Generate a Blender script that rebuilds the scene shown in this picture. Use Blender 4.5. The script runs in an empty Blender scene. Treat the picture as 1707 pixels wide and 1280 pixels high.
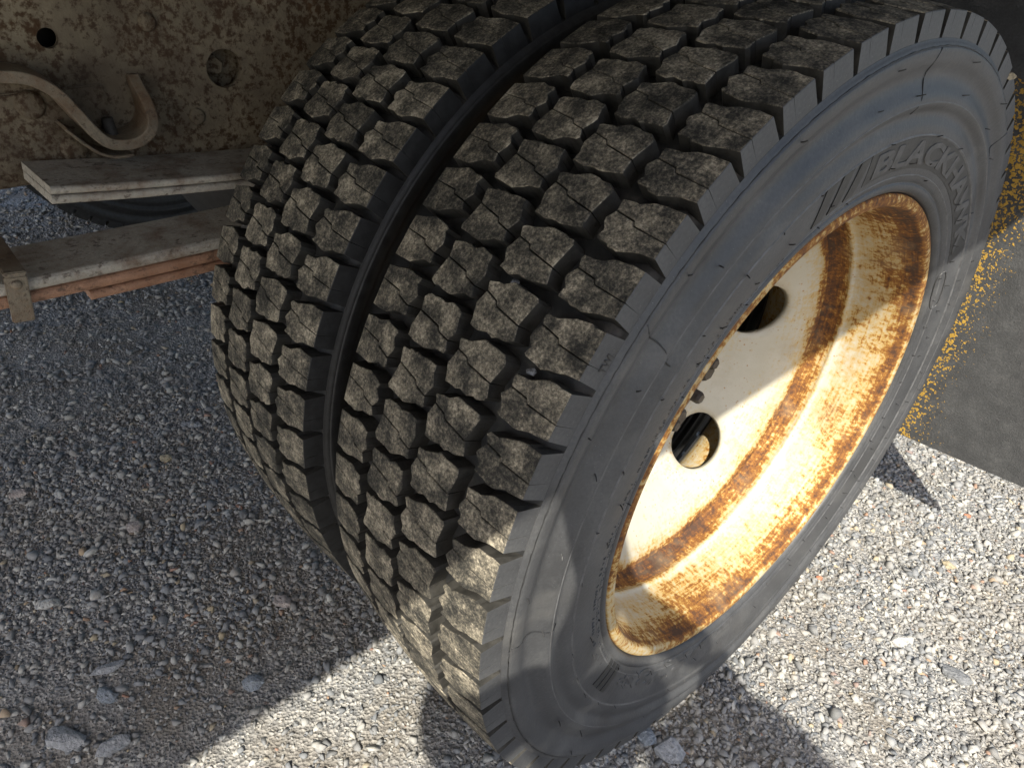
import bpy, bmesh, math, random
import numpy as np
from mathutils import Vector, Matrix

random.seed(7)
rng = np.random.default_rng(7)
PI = math.pi
SC = bpy.context.scene
COL = SC.collection
AX = 0.397                                    # axle height above the gravel

# ------------------------------------------------------------------ camera
R_ = Vector((0.65501519, 0.75370610, 0.05368618))
D_ = Vector((0.46157836, -0.34286145, -0.81816346))
F_ = Vector((-0.59824787, 0.56068988, -0.57247388))
CAM = Vector((0.23207478, -0.59572768, 0.45711793 + AX))
cd = bpy.data.cameras.new('camera')
cd.sensor_width = 36.0
cd.lens = 25.69
cd.clip_start = 0.01
cd.clip_end = 1000
co = bpy.data.objects.new('camera', cd)
COL.objects.link(co)
m3 = Matrix((R_, -D_, -F_)).transposed()
co.matrix_world = Matrix.Translation(CAM) @ m3.to_4x4()
SC.camera = co

# ------------------------------------------------------------------ light
SUN = Vector((1.0, -1.15, 1.68)).normalized()  # towards the sun
w = bpy.data.worlds.new('World')
SC.world = w
w.use_nodes = True
nt = w.node_tree
bg = nt.nodes['Background']
sky = nt.nodes.new('ShaderNodeTexSky')
sky.sky_type = 'NISHITA'
sky.sun_disc = False
sky.sun_elevation = math.asin(SUN.z)
sky.sun_rotation = math.atan2(SUN.x, SUN.y)
sky.air_density = 1.0
sky.dust_density = 2.5
sky.ozone_density = 0.6
nt.links.new(sky.outputs[0], bg.inputs[0])
bg.inputs[1].default_value = 0.14
sl = bpy.data.lights.new('sun', 'SUN')
sl.energy = 4.7
sl.angle = math.radians(0.6)
sl.color = (1.0, 0.945, 0.83)
so = bpy.data.objects.new('sun', sl)
COL.objects.link(so)
so.rotation_euler = SUN.to_track_quat('Z', 'Y').to_euler()
so.location = (3, -4, 6)
SC.view_settings.view_transform = 'Standard'
SC.view_settings.look = 'None'
SC.view_settings.gamma = 1.0
SC.view_settings.exposure = 0.92

# ------------------------------------------------------------------ materials
class N:
    def __init__(s, name):
        s.m = bpy.data.materials.new(name)
        s.m.use_nodes = True
        s.t = s.m.node_tree
        s.b = s.t.nodes['Principled BSDF']
        s.geo = s.t.nodes.new('ShaderNodeNewGeometry')
        s.tc = s.t.nodes.new('ShaderNodeTexCoord')
        s.oi = s.t.nodes.new('ShaderNodeObjectInfo')
    def put(s, sock, v):
        if isinstance(v, bpy.types.NodeSocket):
            s.t.links.new(v, sock)
        else:
            if sock.type == 'RGBA' and len(v) == 3:
                v = (*v, 1)
            sock.default_value = v
    def pos(s):
        return s.geo.outputs['Position']
    def obj(s):
        return s.tc.outputs['Object']
    def noise(s, scale, detail=4, rough=0.55, co=None, dist=0.0):
        n = s.t.nodes.new('ShaderNodeTexNoise')
        s.put(n.inputs['Vector'], co or s.pos())
        n.inputs['Scale'].default_value = scale
        n.inputs['Detail'].default_value = detail
        n.inputs['Roughness'].default_value = rough
        n.inputs['Distortion'].default_value = dist
        return n.outputs['Fac']
    def vor(s, scale, co=None, feature='F1', out='Distance'):
        n = s.t.nodes.new('ShaderNodeTexVoronoi')
        n.feature = feature
        s.put(n.inputs['Vector'], co or s.pos())
        n.inputs['Scale'].default_value = scale
        return n.outputs[out]
    def ramp(s, f, stops, mode='LINEAR'):
        n = s.t.nodes.new('ShaderNodeValToRGB')
        n.color_ramp.interpolation = mode
        e = n.color_ramp.elements
        while len(e) < len(stops):
            e.new(0.5)
        for el, (p, c) in zip(e, stops):
            el.position = p
            if not hasattr(c, '__len__'):
                c = (c, c, c)
            el.color = (*c[:3], 1)
        s.put(n.inputs[0], f)
        return n.outputs[0]
    def mix(s, f, a, b, mode='MIX'):
        n = s.t.nodes.new('ShaderNodeMix')
        n.data_type = 'RGBA'
        n.blend_type = mode
        s.put(n.inputs[0], f)
        s.put(n.inputs[6], a)
        s.put(n.inputs[7], b)
        return n.outputs[2]
    def math(s, op, a, b=0.0, clamp=False):
        n = s.t.nodes.new('ShaderNodeMath')
        n.operation = op
        n.use_clamp = clamp
        s.put(n.inputs[0], a)
        s.put(n.inputs[1], b)
        return n.outputs[0]
    def vscale(s, co, v):
        n = s.t.nodes.new('ShaderNodeVectorMath')
        n.operation = 'MULTIPLY'
        s.put(n.inputs[0], co)
        n.inputs[1].default_value = v
        return n.outputs[0]
    def sep(s, co):
        n = s.t.nodes.new('ShaderNodeSeparateXYZ')
        s.put(n.inputs[0], co)
        return n.outputs
    def comb(s, x, y, z):
        n = s.t.nodes.new('ShaderNodeCombineXYZ')
        s.put(n.inputs[0], x); s.put(n.inputs[1], y); s.put(n.inputs[2], z)
        return n.outputs[0]
    def mapr(s, v, a, b, c=0.0, d=1.0):
        n = s.t.nodes.new('ShaderNodeMapRange')
        s.put(n.inputs[0], v)
        for i, q in enumerate((a, b, c, d)):
            n.inputs[i + 1].default_value = q
        return n.outputs[0]
    def attr(s, name, out='Fac'):
        n = s.t.nodes.new('ShaderNodeAttribute')
        n.attribute_name = name
        return n.outputs[out]
    def bump(s, h, strength=0.5, dist=0.001):
        n = s.t.nodes.new('ShaderNodeBump')
        n.inputs['Strength'].default_value = strength
        n.inputs['Distance'].default_value = dist
        s.put(n.inputs['Height'], h)
        s.t.links.new(n.outputs[0], s.b.inputs['Normal'])
    def done(s, col, rough=0.6, spec=0.5, metal=0.0):
        s.put(s.b.inputs['Base Color'], col)
        s.put(s.b.inputs['Roughness'], rough)
        s.b.inputs['Specular IOR Level'].default_value = spec
        s.b.inputs['Metallic'].default_value = metal
        return s.m

def mat_tread():
    n = N('dusty_tread_rubber')
    a = n.noise(55, 5, 0.65)
    b = n.noise(430, 5, 0.75)
    c = n.noise(14, 3, 0.5)
    f = n.math('ADD', n.math('MULTIPLY', a, 0.5), n.math('MULTIPLY', b, 0.5))
    f = n.math('ADD', f, n.math('MULTIPLY', n.math('SUBTRACT', n.oi.outputs['Random'], 0.5), 0.045))
    f = n.math('ADD', f, n.math('MULTIPLY', n.math('SUBTRACT', c, 0.5), 0.10))
    col = n.ramp(f, [(0.40, (0.026, 0.025, 0.022)), (0.47, (0.080, 0.073, 0.059)), (0.54, (0.20, 0.176, 0.134)), (0.63, (0.50, 0.44, 0.335))])
    sp = n.ramp(n.vor(620), [(0.0, 1.0), (0.13, 0.0)])
    sp = n.math('MULTIPLY', sp, n.ramp(n.noise(90, 2), [(0.58, 0.0), (0.66, 1.0)]))
    col = n.mix(n.math('MULTIPLY', sp, 0.6), col, (0.42, 0.40, 0.36))
    n.bump(n.math('ADD', n.noise(420, 5, 0.7), n.math('MULTIPLY', n.noise(70, 3), 1.2)), 0.75, 0.0016)
    return n.done(col, 0.78, 0.3)

def mat_groove():
    n = N('black_rubber_groove')
    a = n.noise(70, 4, 0.6)
    col = n.ramp(a, [(0.42, (0.020, 0.020, 0.020)), (0.60, (0.038, 0.036, 0.033)), (0.80, (0.10, 0.09, 0.075))])
    n.bump(n.noise(300, 3), 0.25, 0.0008)
    return n.done(col, 0.52, 0.4)

def mat_side():
    n = N('grey_sidewall_rubber')
    p = n.obj()
    a = n.noise(16, 5, 0.6, p)
    b = n.noise(420, 3, 0.6, p)
    f = n.math('ADD', n.math('MULTIPLY', a, 0.7), n.math('MULTIPLY', b, 0.3))
    col = n.ramp(f, [(0.36, (0.036, 0.0365, 0.038)), (0.52, (0.054, 0.055, 0.057)), (0.68, (0.086, 0.086, 0.085))])
    sp = n.ramp(n.vor(330, p), [(0.0, 1.0), (0.10, 0.0)])
    sp = n.math('MULTIPLY', sp, n.ramp(n.noise(60, 3, 0.6, p), [(0.46, 0.0), (0.58, 1.0)]))
    col = n.mix(n.math('MULTIPLY', sp, 0.7), col, (0.36, 0.36, 0.35))
    smear = n.ramp(n.noise(9, 4, 0.6, n.vscale(p, (1, 1.0, 2.2))), [(0.55, 0.0), (0.72, 1.0)])
    col = n.mix(n.math('MULTIPLY', smear, 0.35), col, (0.13, 0.125, 0.115))
    n.bump(n.math('ADD', n.noise(260, 4, 0.6, p), n.math('MULTIPLY', n.noise(24, 2, 0.5, p), 2.0)), 0.28, 0.0010)
    return n.done(col, n.mapr(a, 0.3, 0.7, 0.42, 0.58), 0.5)

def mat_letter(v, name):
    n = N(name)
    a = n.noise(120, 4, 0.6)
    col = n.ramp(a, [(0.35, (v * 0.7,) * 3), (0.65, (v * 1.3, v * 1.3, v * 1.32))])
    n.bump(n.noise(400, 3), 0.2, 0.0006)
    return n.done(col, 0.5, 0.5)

def mat_rim(kind):
    n = N('rusty_cream_paint_' + kind)
    p = n.obj()
    x, y, z = n.sep(p)[:3]
    t = n.mapr(x, -0.14, 0.005)                 # 0 deep in the wheel, 1 at the flange
    r = n.math('POWER', n.math('ADD', n.math('MULTIPLY', y, y), n.math('MULTIPLY', z, z)), 0.5)
    ang = n.math('ARCTAN2', z, y)
    # polar coordinates stretched along the axle give run-down rust streaks
    pol = n.comb(n.math('MULTIPLY', x, 0.55), n.math('MULTIPLY', ang, 0.235), n.math('MULTIPLY', r, 0.8))
    s1 = n.noise(120, 5, 0.7, pol)
    s2 = n.noise(210, 5, 0.72, p)
    s3 = n.noise(13, 4, 0.6, p)
    if kind == 'barrel':
        # shares of rust along the width of the barrel
        like = n.ramp(t, [(0.0, 0.45), (0.20, 0.62), (0.30, 0.84), (0.40, 0.72), (0.46, 0.40), (0.49, 0.10), (0.54, 0.34), (0.66, 0.40),
                          (0.78, 0.50), (0.86, 0.66), (0.93, 0.82), (0.965, 0.58), (1.0, 0.44)])
        up = n.mapr(z, -0.24, 0.24, -0.10, 0.17)
        # a heavier rust patch low down where water sat
        low = n.mapr(n.math('ABSOLUTE', n.math('ADD', ang, 1.75)), 0.0, 0.75, 0.24, 0.0)
        up = n.math('ADD', up, low)
    else:
        like = n.ramp(n.mapr(r, 0.08, 0.235), [(0.0, 0.30), (0.3, 0.06), (0.6, 0.03), (0.78, 0.10), (0.88, 0.36), (0.93, 0.72), (1.0, 0.86)])
        up = 0.0
    like = n.math('ADD', like, up)
    ring = n.noise(330, 4, 0.6, n.comb(x, n.math('MULTIPLY', ang, 0.012), n.math('MULTIPLY', r, 0.9)))
    h = n.math('ADD', n.math('MULTIPLY', s1, 0.36), n.math('MULTIPLY', s2, 0.40))
    h = n.math('ADD', h, n.math('MULTIPLY', ring, 0.24))
    f = n.math('ADD', like, n.math('MULTIPLY', n.math('SUBTRACT', h, 0.5), 2.6))
    f = n.math('ADD', f, n.math('MULTIPLY', n.math('SUBTRACT', s3, 0.5), 1.0))
    rust = n.ramp(f, [(0.50, 0.0), (0.66, 1.0)])
    stain = n.ramp(f, [(0.12, 0.0), (0.34, 0.40), (0.56, 0.9)])
    cream = n.mix(n.noise(30, 5, 0.6, p), (0.39, 0.36, 0.275), (0.50, 0.48, 0.41))
    rc = n.ramp(f, [(0.50, (0.37, 0.185, 0.035)), (0.68, (0.235, 0.100, 0.022)), (0.86, (0.125, 0.052, 0.019)), (1.0, (0.065, 0.035, 0.022))])
    col = n.mix(stain, cream, n.mix(s3, (0.42, 0.25, 0.050), (0.47, 0.33, 0.10)))
    col = n.mix(rust, col, rc)
    # isolated rust pin-pricks
    dots = n.ramp(n.vor(150, p), [(0.10, 1.0), (0.22, 0.0)])
    dots = n.math('MULTIPLY', dots, n.ramp(n.noise(30, 3, 0.6, p), [(0.46, 0.0), (0.58, 1.0)]))
    col = n.mix(n.math('MULTIPLY', dots, 0.85), col, (0.30, 0.14, 0.035))
    grime = n.ramp(n.noise(17, 4, 0.65, p), [(0.54, 0.0), (0.74, 0.4)])
    col = n.mix(grime, col, (0.30, 0.24, 0.16))
    n.bump(n.math('ADD', n.math('MULTIPLY', rust, 0.6), n.math('MULTIPLY', s2, 0.7)), 0.35, 0.0012)
    return n.done(col, n.mix(rust, (0.42,) * 3, (0.85,) * 3), 0.35)

def mat_frame(name='rust_speckled_frame', warm=0.0):
    n = N(name)
    p = n.pos()
    a = n.noise(150, 4, 0.65, p)
    b = n.noise(11, 4, 0.6, p)
    base = n.ramp(n.noise(45, 4, 0.6, p), [(0.3, (0.19, 0.152, 0.107)), (0.7, (0.31, 0.26, 0.18))])
    rustc = n.ramp(b, [(0.35, (0.050, 0.026, 0.013)), (0.6, (0.080, 0.039, 0.017)), (0.74, (0.17, 0.076, 0.027))])
    f = n.ramp(n.math('ADD', n.math('MULTIPLY', a, 0.7), n.math('MULTIPLY', b, 0.3)), [(0.47, 0.0), (0.56, 0.85), (0.7, 1.0)])
    col = n.mix(f, base, rustc)
    grime = n.ramp(n.noise(5, 4, 0.6, p), [(0.42, 0.0), (0.66, 0.75)])
    col = n.mix(grime, col, (0.05, 0.036, 0.027))
    n.bump(n.math('ADD', a, n.noise(320, 3, 0.6, p)), 0.5, 0.0012)
    return n.done(col, 0.85, 0.25)

def mat_leaf(name, base, rust, amount):
    n = N(name)
    p = n.pos()
    a = n.noise(26, 5, 0.65, p)
    sp = n.noise(300, 5, 0.75, p)
    col = n.ramp(sp, [(0.3, tuple(c * 0.62 for c in base)), (0.7, tuple(min(1, c * 1.25) for c in base))])
    f = n.ramp(n.math('ADD', n.math('MULTIPLY', a, 0.65), n.math('MULTIPLY', sp, 0.35)), [(0.60 - amount, 0.0), (0.74 - amount, 0.9)])
    col = n.mix(f, col, rust)
    pit = n.ramp(n.noise(150, 4, 0.7, n.vscale(p, (1.0, 0.7, 1.0))), [(0.55, 0.0), (0.64, 1.0)])
    col = n.mix(n.math('MULTIPLY', pit, n.ramp(n.noise(18, 3), [(0.40, 0.15), (0.58, 0.85)])), col, (0.075, 0.048, 0.032))
    n.bump(n.math('ADD', n.math('SUBTRACT', sp, n.math('MULTIPLY', pit, 0.5)), n.noise(70, 3, 0.6, p)), 0.6, 0.0014)
    return n.done(col, 0.6, 0.5)

def mat_flap():
    n = N('dusty_mud_flap_rubber')
    p = n.pos()
    x, y, z = n.sep(p)[:3]
    a = n.noise(38, 5, 0.65, p)
    b = n.noise(420, 3, 0.7, p)
    col = n.ramp(n.math('ADD', n.math('MULTIPLY', a, 0.6), n.math('MULTIPLY', b, 0.4)),
                 [(0.32, (0.032, 0.033, 0.034)), (0.5, (0.050, 0.051, 0.052)), (0.68, (0.080, 0.081, 0.081))])
    # yellow overspray, thick near the tire and thinning outwards
    like = n.ramp(n.mapr(x, -0.08, 0.10), [(0.0, 0.60), (0.40, 0.56), (0.54, 0.32), (0.72, 0.08), (1.0, 0.0)])
    like = n.math('ADD', like, n.math('MULTIPLY', n.math('SUBTRACT', n.noise(13, 3, 0.6, p), 0.5), 0.5))
    like = n.math('SUBTRACT', like, n.mapr(z, 0.68, 0.72, 0.0, 0.9))
    nz = n.t.nodes.new('ShaderNodeTexNoise'); n.put(nz.inputs['Vector'], p); nz.inputs['Scale'].default_value = 190; nz.inputs['Detail'].default_value = 3
    vm = n.t.nodes.new('ShaderNodeVectorMath'); vm.operation = 'MULTIPLY_ADD'; n.put(vm.inputs[0], nz.outputs['Color']); vm.inputs[1].default_value = (0.011,) * 3; n.put(vm.inputs[2], p)
    cell = n.vor(230, vm.outputs[0])
    d = n.math('SUBTRACT', like, n.math('MULTIPLY', cell, 0.95))
    d = n.math('ADD', d, n.math('MULTIPLY', n.math('SUBTRACT', n.noise(160, 3, 0.7, p), 0.5), 0.5))
    yel = n.ramp(d, [(0.04, 0.0), (0.12, 1.0)])
    yc = n.mix(n.noise(150, 3, 0.7, p), (0.20, 0.115, 0.02), (0.52, 0.32, 0.05))
    col = n.mix(yel, col, yc)
    n.bump(n.math('ADD', n.math('MULTIPLY', yel, 0.7), b), 0.5, 0.0015)
    return n.done(col, 0.7, 0.35)

def mat_stone():
    n = N('crushed_limestone')
    t = n.attr('tint')
    col = n.ramp(t, [(0.0, (0.13, 0.137, 0.143)), (0.22, (0.22, 0.227, 0.232)), (0.5, (0.315, 0.312, 0.30)), (0.74, (0.40, 0.392, 0.36)),
                     (0.90, (0.50, 0.487, 0.445)), (0.945, (0.34, 0.32, 0.29)), (0.975, (0.42, 0.35, 0.23)), (0.992, (0.33, 0.19, 0.13)), (1.0, (0.27, 0.21, 0.19))])
    a = n.noise(350, 4, 0.65)
    col = n.mix(n.ramp(a, [(0.35, 0.35), (0.65, 0.0)]), col, n.mix(1.0, col, (0.55, 0.55, 0.57), 'MULTIPLY'))
    dust = n.ramp(n.noise(7, 4, 0.6), [(0.45, 0.0), (0.68, 0.55)])
    col = n.mix(dust, col, (0.27, 0.245, 0.205))
    n.bump(n.math('ADD', a, n.noise(1100, 2)), 0.4, 0.0008)
    return n.done(col, 0.82, 0.3)

def mat_ground():
    n = N('gravel_fines')
    p = n.pos()
    a = n.noise(240, 5, 0.7, p)
    c1 = n.vor(260, p, out='Color')
    v = n.sep(c1)[0]
    col = n.ramp(v, [(0.0, (0.15, 0.155, 0.16)), (0.4, (0.27, 0.27, 0.265)), (0.75, (0.38, 0.37, 0.345)), (1.0, (0.55, 0.53, 0.49))])
    dirt = n.ramp(n.noise(6.0, 4, 0.6, p), [(0.42, 0.1), (0.62, 0.85)])
    col = n.mix(dirt, col, n.mix(a, (0.15, 0.13, 0.105), (0.30, 0.27, 0.225)))
    n.bump(n.math('ADD', n.vor(260, p), a), 0.9, 0.004)
    return n.done(col, 0.9, 0.25)

def mat_plain(name, col, rough=0.7, scale=60, var=0.35, bump=0.3, metal=0.0):
    n = N(name)
    a = n.noise(scale, 5, 0.6)
    c = n.ramp(a, [(0.3, tuple(v * (1 - var) for v in col)), (0.7, tuple(min(1, v * (1 + var)) for v in col))])
    n.bump(n.noise(scale * 5, 3), bump, 0.001)
    return n.done(c, rough, 0.4, metal)

M = dict(tread=mat_tread(), groove=mat_groove(), side=mat_side(), barrel=mat_rim('barrel'), disc=mat_rim('disc'),
         letter=mat_letter(0.055, 'raised_letter_rubber'), darkrub=mat_letter(0.022, 'dark_panel_rubber'),
         frame=mat_frame(), flap=mat_flap(), stone=mat_stone(), ground=mat_ground(),
         leaf=mat_leaf('grey_spring_steel', (0.46, 0.42, 0.355), (0.19, 0.13, 0.088), 0.12),
         leafrust=mat_leaf('orange_rusty_spring_steel', (0.40, 0.22, 0.135), (0.27, 0.13, 0.07), 0.10),
         strap=mat_leaf('weathered_strap_steel', (0.25, 0.205, 0.145), (0.14, 0.082, 0.045), 0.16),
         shaded_clean=mat_letter(0.022, 'shaded_clean_rubber'), blockside=mat_plain('dusty_block_side_rubber', (0.036, 0.034, 0.030), 0.6, 90, 0.5), rib=mat_letter(0.085, 'worn_rib_rubber'), black=mat_plain('black_grimy_steel', (0.022, 0.02, 0.018), 0.7),
         hub=mat_plain('grimy_hub_iron', (0.24, 0.20, 0.155), 0.75, 80, 0.5),
         bolt=mat_plain('dark_bolt_steel', (0.050, 0.045, 0.040), 0.6, 120, 0.5),
         bed=mat_plain('grey_bed_paint', (0.14, 0.14, 0.14), 0.7, 12),
         jacket=mat_plain('dark_jacket_cloth', (0.03, 0.035, 0.05), 0.9, 200),
         skin=mat_plain('skin', (0.55, 0.36, 0.27), 0.55, 40, 0.12, 0.1),
         phone=mat_plain('black_glass', (0.012, 0.012, 0.014), 0.15, 5, 0.1, 0.0))

# ------------------------------------------------------------------ helpers
def link(o, parent=None):
    COL.objects.link(o)
    if parent is not None:
        o.parent = parent
    return o

def mesh_obj(name, verts, faces, mats, parent=None, smooth=False, fmat=None):
    me = bpy.data.meshes.new(name)
    me.from_pydata([tuple(v) for v in verts], [], faces)
    for m in (mats if isinstance(mats, (list, tuple)) else [mats]):
        me.materials.append(m)
    if fmat:
        me.polygons.foreach_set('material_index', fmat)
    if smooth:
        me.polygons.foreach_set('use_smooth', [True] * len(me.polygons))
    me.update()
    return link(bpy.data.objects.new(name, me), parent)

def bm_obj(name, bm, mat, parent=None, smooth=False):
    me = bpy.data.meshes.new(name)
    bmesh.ops.recalc_face_normals(bm, faces=bm.faces)
    bm.to_mesh(me)
    bm.free()
    me.materials.append(mat)
    if smooth:
        me.polygons.foreach_set('use_smooth', [True] * len(me.polygons))
    return link(bpy.data.objects.new(name, me), parent)

def box_bm(lo, hi, bev=0.0):
    bm = bmesh.new()
    bmesh.ops.create_cube(bm, size=1)
    for v in bm.verts:
        v.co = Vector([lo[i] + (v.co[i] + 0.5) * (hi[i] - lo[i]) for i in range(3)])
    if bev:
        bmesh.ops.bevel(bm, geom=bm.edges[:], offset=bev, segments=2, affect='EDGES')
    return bm

def spline(pts, k=4):
    """Catmull-Rom through profile points"""
    P = [np.array(p, float) for p in pts]
    P = [2 * P[0] - P[1]] + P + [2 * P[-1] - P[-2]]
    out = []
    for i in range(1, len(P) - 2):
        for j in range(k):
            t = j / k
            a, b, c, d = P[i - 1], P[i], P[i + 1], P[i + 2]
            out.append(0.5 * (2 * b + (c - a) * t + (2 * a - 5 * b + 4 * c - d) * t * t + (3 * b - a - 3 * c + d) * t ** 3))
    out.append(P[-2])
    return np.array(out)

def revolve(prof, seg, closed=False, jit=None):
    """profile of (x, r) turned about the x axis"""
    n = len(prof)
    V, Fc = [], []
    for s in range(seg):
        a = 2 * PI * s / seg
        c, sn = math.cos(a), math.sin(a)
        for i, (x, r) in enumerate(prof):
            if jit:
                x, r = jit(x, r, a, i)
            V.append((x, r * c, r * sn))
    for s in range(seg):
        s2 = (s + 1) % seg
        for i in range(n if closed else n - 1):
            j = (i + 1) % n
            Fc.append((s * n + i, s * n + j, s2 * n + j, s2 * n + i))
    return V, Fc

def tube_bm(pts, rad, seg=8, cap=True):
    bm = bmesh.new()
    rings = []
    pts = [Vector(p) for p in pts]
    for i, p in enumerate(pts):
        t = (pts[min(i + 1, len(pts) - 1)] - pts[max(i - 1, 0)]).normalized()
        q = t.to_track_quat('Z', 'Y')
        r = rad[i] if hasattr(rad, '__len__') else rad
        rings.append([bm.verts.new(p + q @ Vector((r * math.cos(2 * PI * k / seg), r * math.sin(2 * PI * k / seg), 0))) for k in range(seg)])
    for a, b in zip(rings, rings[1:]):
        for k in range(seg):
            bm.faces.new((a[k], a[(k + 1) % seg], b[(k + 1) % seg], b[k]))
    if cap:
        bm.faces.new(rings[0][::-1]); bm.faces.new(rings[-1])
    return bm

def tag(o, label, cat=None, group=None, kind=None):
    if label: o['label'] = label
    if cat: o['category'] = cat
    if group: o['group'] = group
    if kind: o['kind'] = kind
    return o

# ------------------------------------------------------------------ setting: gravel ground
V = []; Fc = []
gs = np.concatenate([[-150, -40, -12, -5], np.linspace(-2.6, 1.4, 81), [3, 8, 30, 150]])
nx = len(gs)
for yv in gs:
    for xv in gs:
        near = max(0, 1 - math.hypot(xv + 0.4, yv) / 4)
        hgt = near * (0.006 * math.sin(xv * 4.1 + 1.3) * math.sin(yv * 5.3) + 0.004 * math.sin(xv * 11 + yv * 7) + 0.002 * math.sin(xv * 23 - yv * 19))
        V.append((xv, yv, hgt - 0.004))
def ground_z(x, y):
    near = np.maximum(0, 1 - np.hypot(x + 0.4, y) / 4)
    return near * (0.006 * np.sin(x * 4.1 + 1.3) * np.sin(y * 5.3) + 0.004 * np.sin(x * 11 + y * 7) + 0.002 * np.sin(x * 23 - y * 19)) - 0.004
for j in range(nx - 1):
    for i in range(nx - 1):
        Fc.append((j * nx + i, j * nx + i + 1, (j + 1) * nx + i + 1, (j + 1) * nx + i))
tag(mesh_obj('ground', V, Fc, M['ground'], None, True), 'pale packed gravel ground under the truck', kind='structure')

def rock_shape(npts, seed):
    r = np.random.default_rng(seed)
    bm = bmesh.new()
    p = r.normal(size=(npts, 3))
    p /= np.linalg.norm(p, axis=1)[:, None]
    p *= r.uniform(0.82, 1.08, (npts, 1))
    p *= np.array([1, r.uniform(0.62, 0.95), r.uniform(0.42, 0.75)])
    for q in p:
        bm.verts.new(q)
    res = bmesh.ops.convex_hull(bm, input=bm.verts[:])
    dead = list({e for e in res['geom_interior'] + res['geom_unused'] if isinstance(e, bmesh.types.BMVert)})
    if dead:
        bmesh.ops.delete(bm, geom=dead, context='VERTS')
    bmesh.ops.triangulate(bm, faces=bm.faces[:])
    bm.verts.ensure_lookup_table()
    bm.verts.index_update()
    vs = np.array([v.co[:] for v in bm.verts])
    fs = np.array([[v.index for v in f.verts] for f in bm.faces])
    bm.free()
    return vs, fs

def rand_rot(n, tilt):
    az = rng.uniform(0, 2 * PI, n); tx = rng.normal(0, tilt, n); ty = rng.normal(0, tilt, n)
    ca, sa = np.cos(az), np.sin(az); cx, sx = np.cos(tx), np.sin(tx); cy, sy = np.cos(ty), np.sin(ty)
    Z = np.zeros(n); O = np.ones(n)
    Rz = np.stack([ca, -sa, Z, sa, ca, Z, Z, Z, O], 1).reshape(-1, 3, 3)
    Rx = np.stack([O, Z, Z, Z, cx, -sx, Z, sx, cx], 1).reshape(-1, 3, 3)
    Ry = np.stack([cy, Z, sy, Z, O, Z, -sy, Z, cy], 1).reshape(-1, 3, 3)
    return Rx @ Ry @ Rz

def scatter(name, n, xr, yr, smin, smax, power, shapes, label):
    x = rng.uniform(*xr, n); y = rng.uniform(*yr, n)
    # patches of finer, dirtier ground carry fewer stones
    bare = np.sin(x * 5.1 + 0.7 * np.sin(y * 6)) * np.sin(y * 4.3 + 1.1 + 0.8 * np.sin(x * 7))
    keep = rng.uniform(size=n) > np.clip(bare - 0.15, 0, 0.75)
    keep &= ~((np.abs(y) < 0.055) & (x > -0.44) & (x < 0.0))
    # only the ground that can be seen past the wheels
    keep &= ~((x < -0.14) & (x > -1.0) & (y > 0.14))
    keep &= y > 1.217 * (x + 0.437) - 0.717 - 0.22
    keep &= y > -0.717 - 0.205 * (x + 0.437) - 0.16
    x, y = x[keep], y[keep]; n = len(x)
    u = rng.uniform(size=n)
    s = (smin ** -power + u * (smax ** -power - smin ** -power)) ** (-1 / power)
    R = rand_rot(n, 0.35)
    tint = rng.uniform(0, 1, n) ** 1.25
    which = rng.integers(0, len(shapes), n)
    vo, fo, to = [], [], []
    base = 0
    for k, (vs, fs) in enumerate(shapes):
        idx = np.where(which == k)[0]
        if not len(idx):
            continue
        sc = s[idx][:, None, None] * rng.uniform(0.8, 1.2, (len(idx), 1, 3))
        P = np.einsum('nij,nvj->nvi', R[idx], vs[None] * sc)
        P[:, :, 0] += x[idx][:, None]; P[:, :, 1] += y[idx][:, None]
        P[:, :, 2] += (ground_z(x[idx], y[idx]) + s[idx] * rng.uniform(-0.15, 0.35, len(idx)))[:, None]
        vo.append(P.reshape(-1, 3))
        fo.append((fs[None] + (base + np.arange(len(idx)) * len(vs))[:, None, None]).reshape(-1, 3))
        to.append(np.repeat(tint[idx], len(fs)))
        base += len(idx) * len(vs)
    vo = np.concatenate(vo); fo = np.concatenate(fo); to = np.concatenate(to)
    me = bpy.data.meshes.new(name)
    me.vertices.add(len(vo)); me.vertices.foreach_set('co', vo.astype(np.float32).ravel())
    me.loops.add(fo.size); me.loops.foreach_set('vertex_index', fo.astype(np.int32).ravel())
    me.polygons.add(len(fo))
    me.polygons.foreach_set('loop_start', np.arange(0, fo.size, 3, dtype=np.int32))
    me.polygons.foreach_set('loop_total', np.full(len(fo), 3, dtype=np.int32))
    at = me.attributes.new('tint', 'FLOAT', 'FACE')
    at.data.foreach_set('value', to.astype(np.float32))
    me.materials.append(M['stone'])
    me.update(calc_edges=True)
    me.validate()
    return tag(link(bpy.data.objects.new(name, me)), label, 'gravel', kind='stuff')

SH = [rock_shape(9, k) for k in range(16)]
SHB = [rock_shape(12, 100 + k) for k in range(12)]
scatter('gravel', 175000, (-1.05, 0.50), (-0.86, 0.86), 0.0025, 0.0092, 1.9, SH, 'fine grey crushed gravel around the tires')
scatter('loose_gravel', 3600, (-1.05, 0.50), (-0.86, 0.86), 0.0070, 0.0125, 2.8, SHB, 'coarser loose stones among the fine gravel')
scatter('gravel_under_truck', 16000, (-2.5, -1.05), (-0.70, 0.30), 0.004, 0.012, 1.8, SH, 'shaded gravel under the middle of the truck')

# ------------------------------------------------------------------ the truck
truck = link(bpy.data.objects.new('truck', None))
truck.location = (0, 0, AX)
tag(truck, 'old truck with rusty frame, leaf springs and dual rear tires on gravel', 'truck')

def crown(x):
    return 0.4015 - 0.0062 * ((x + 0.093) / 0.097) ** 2

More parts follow.
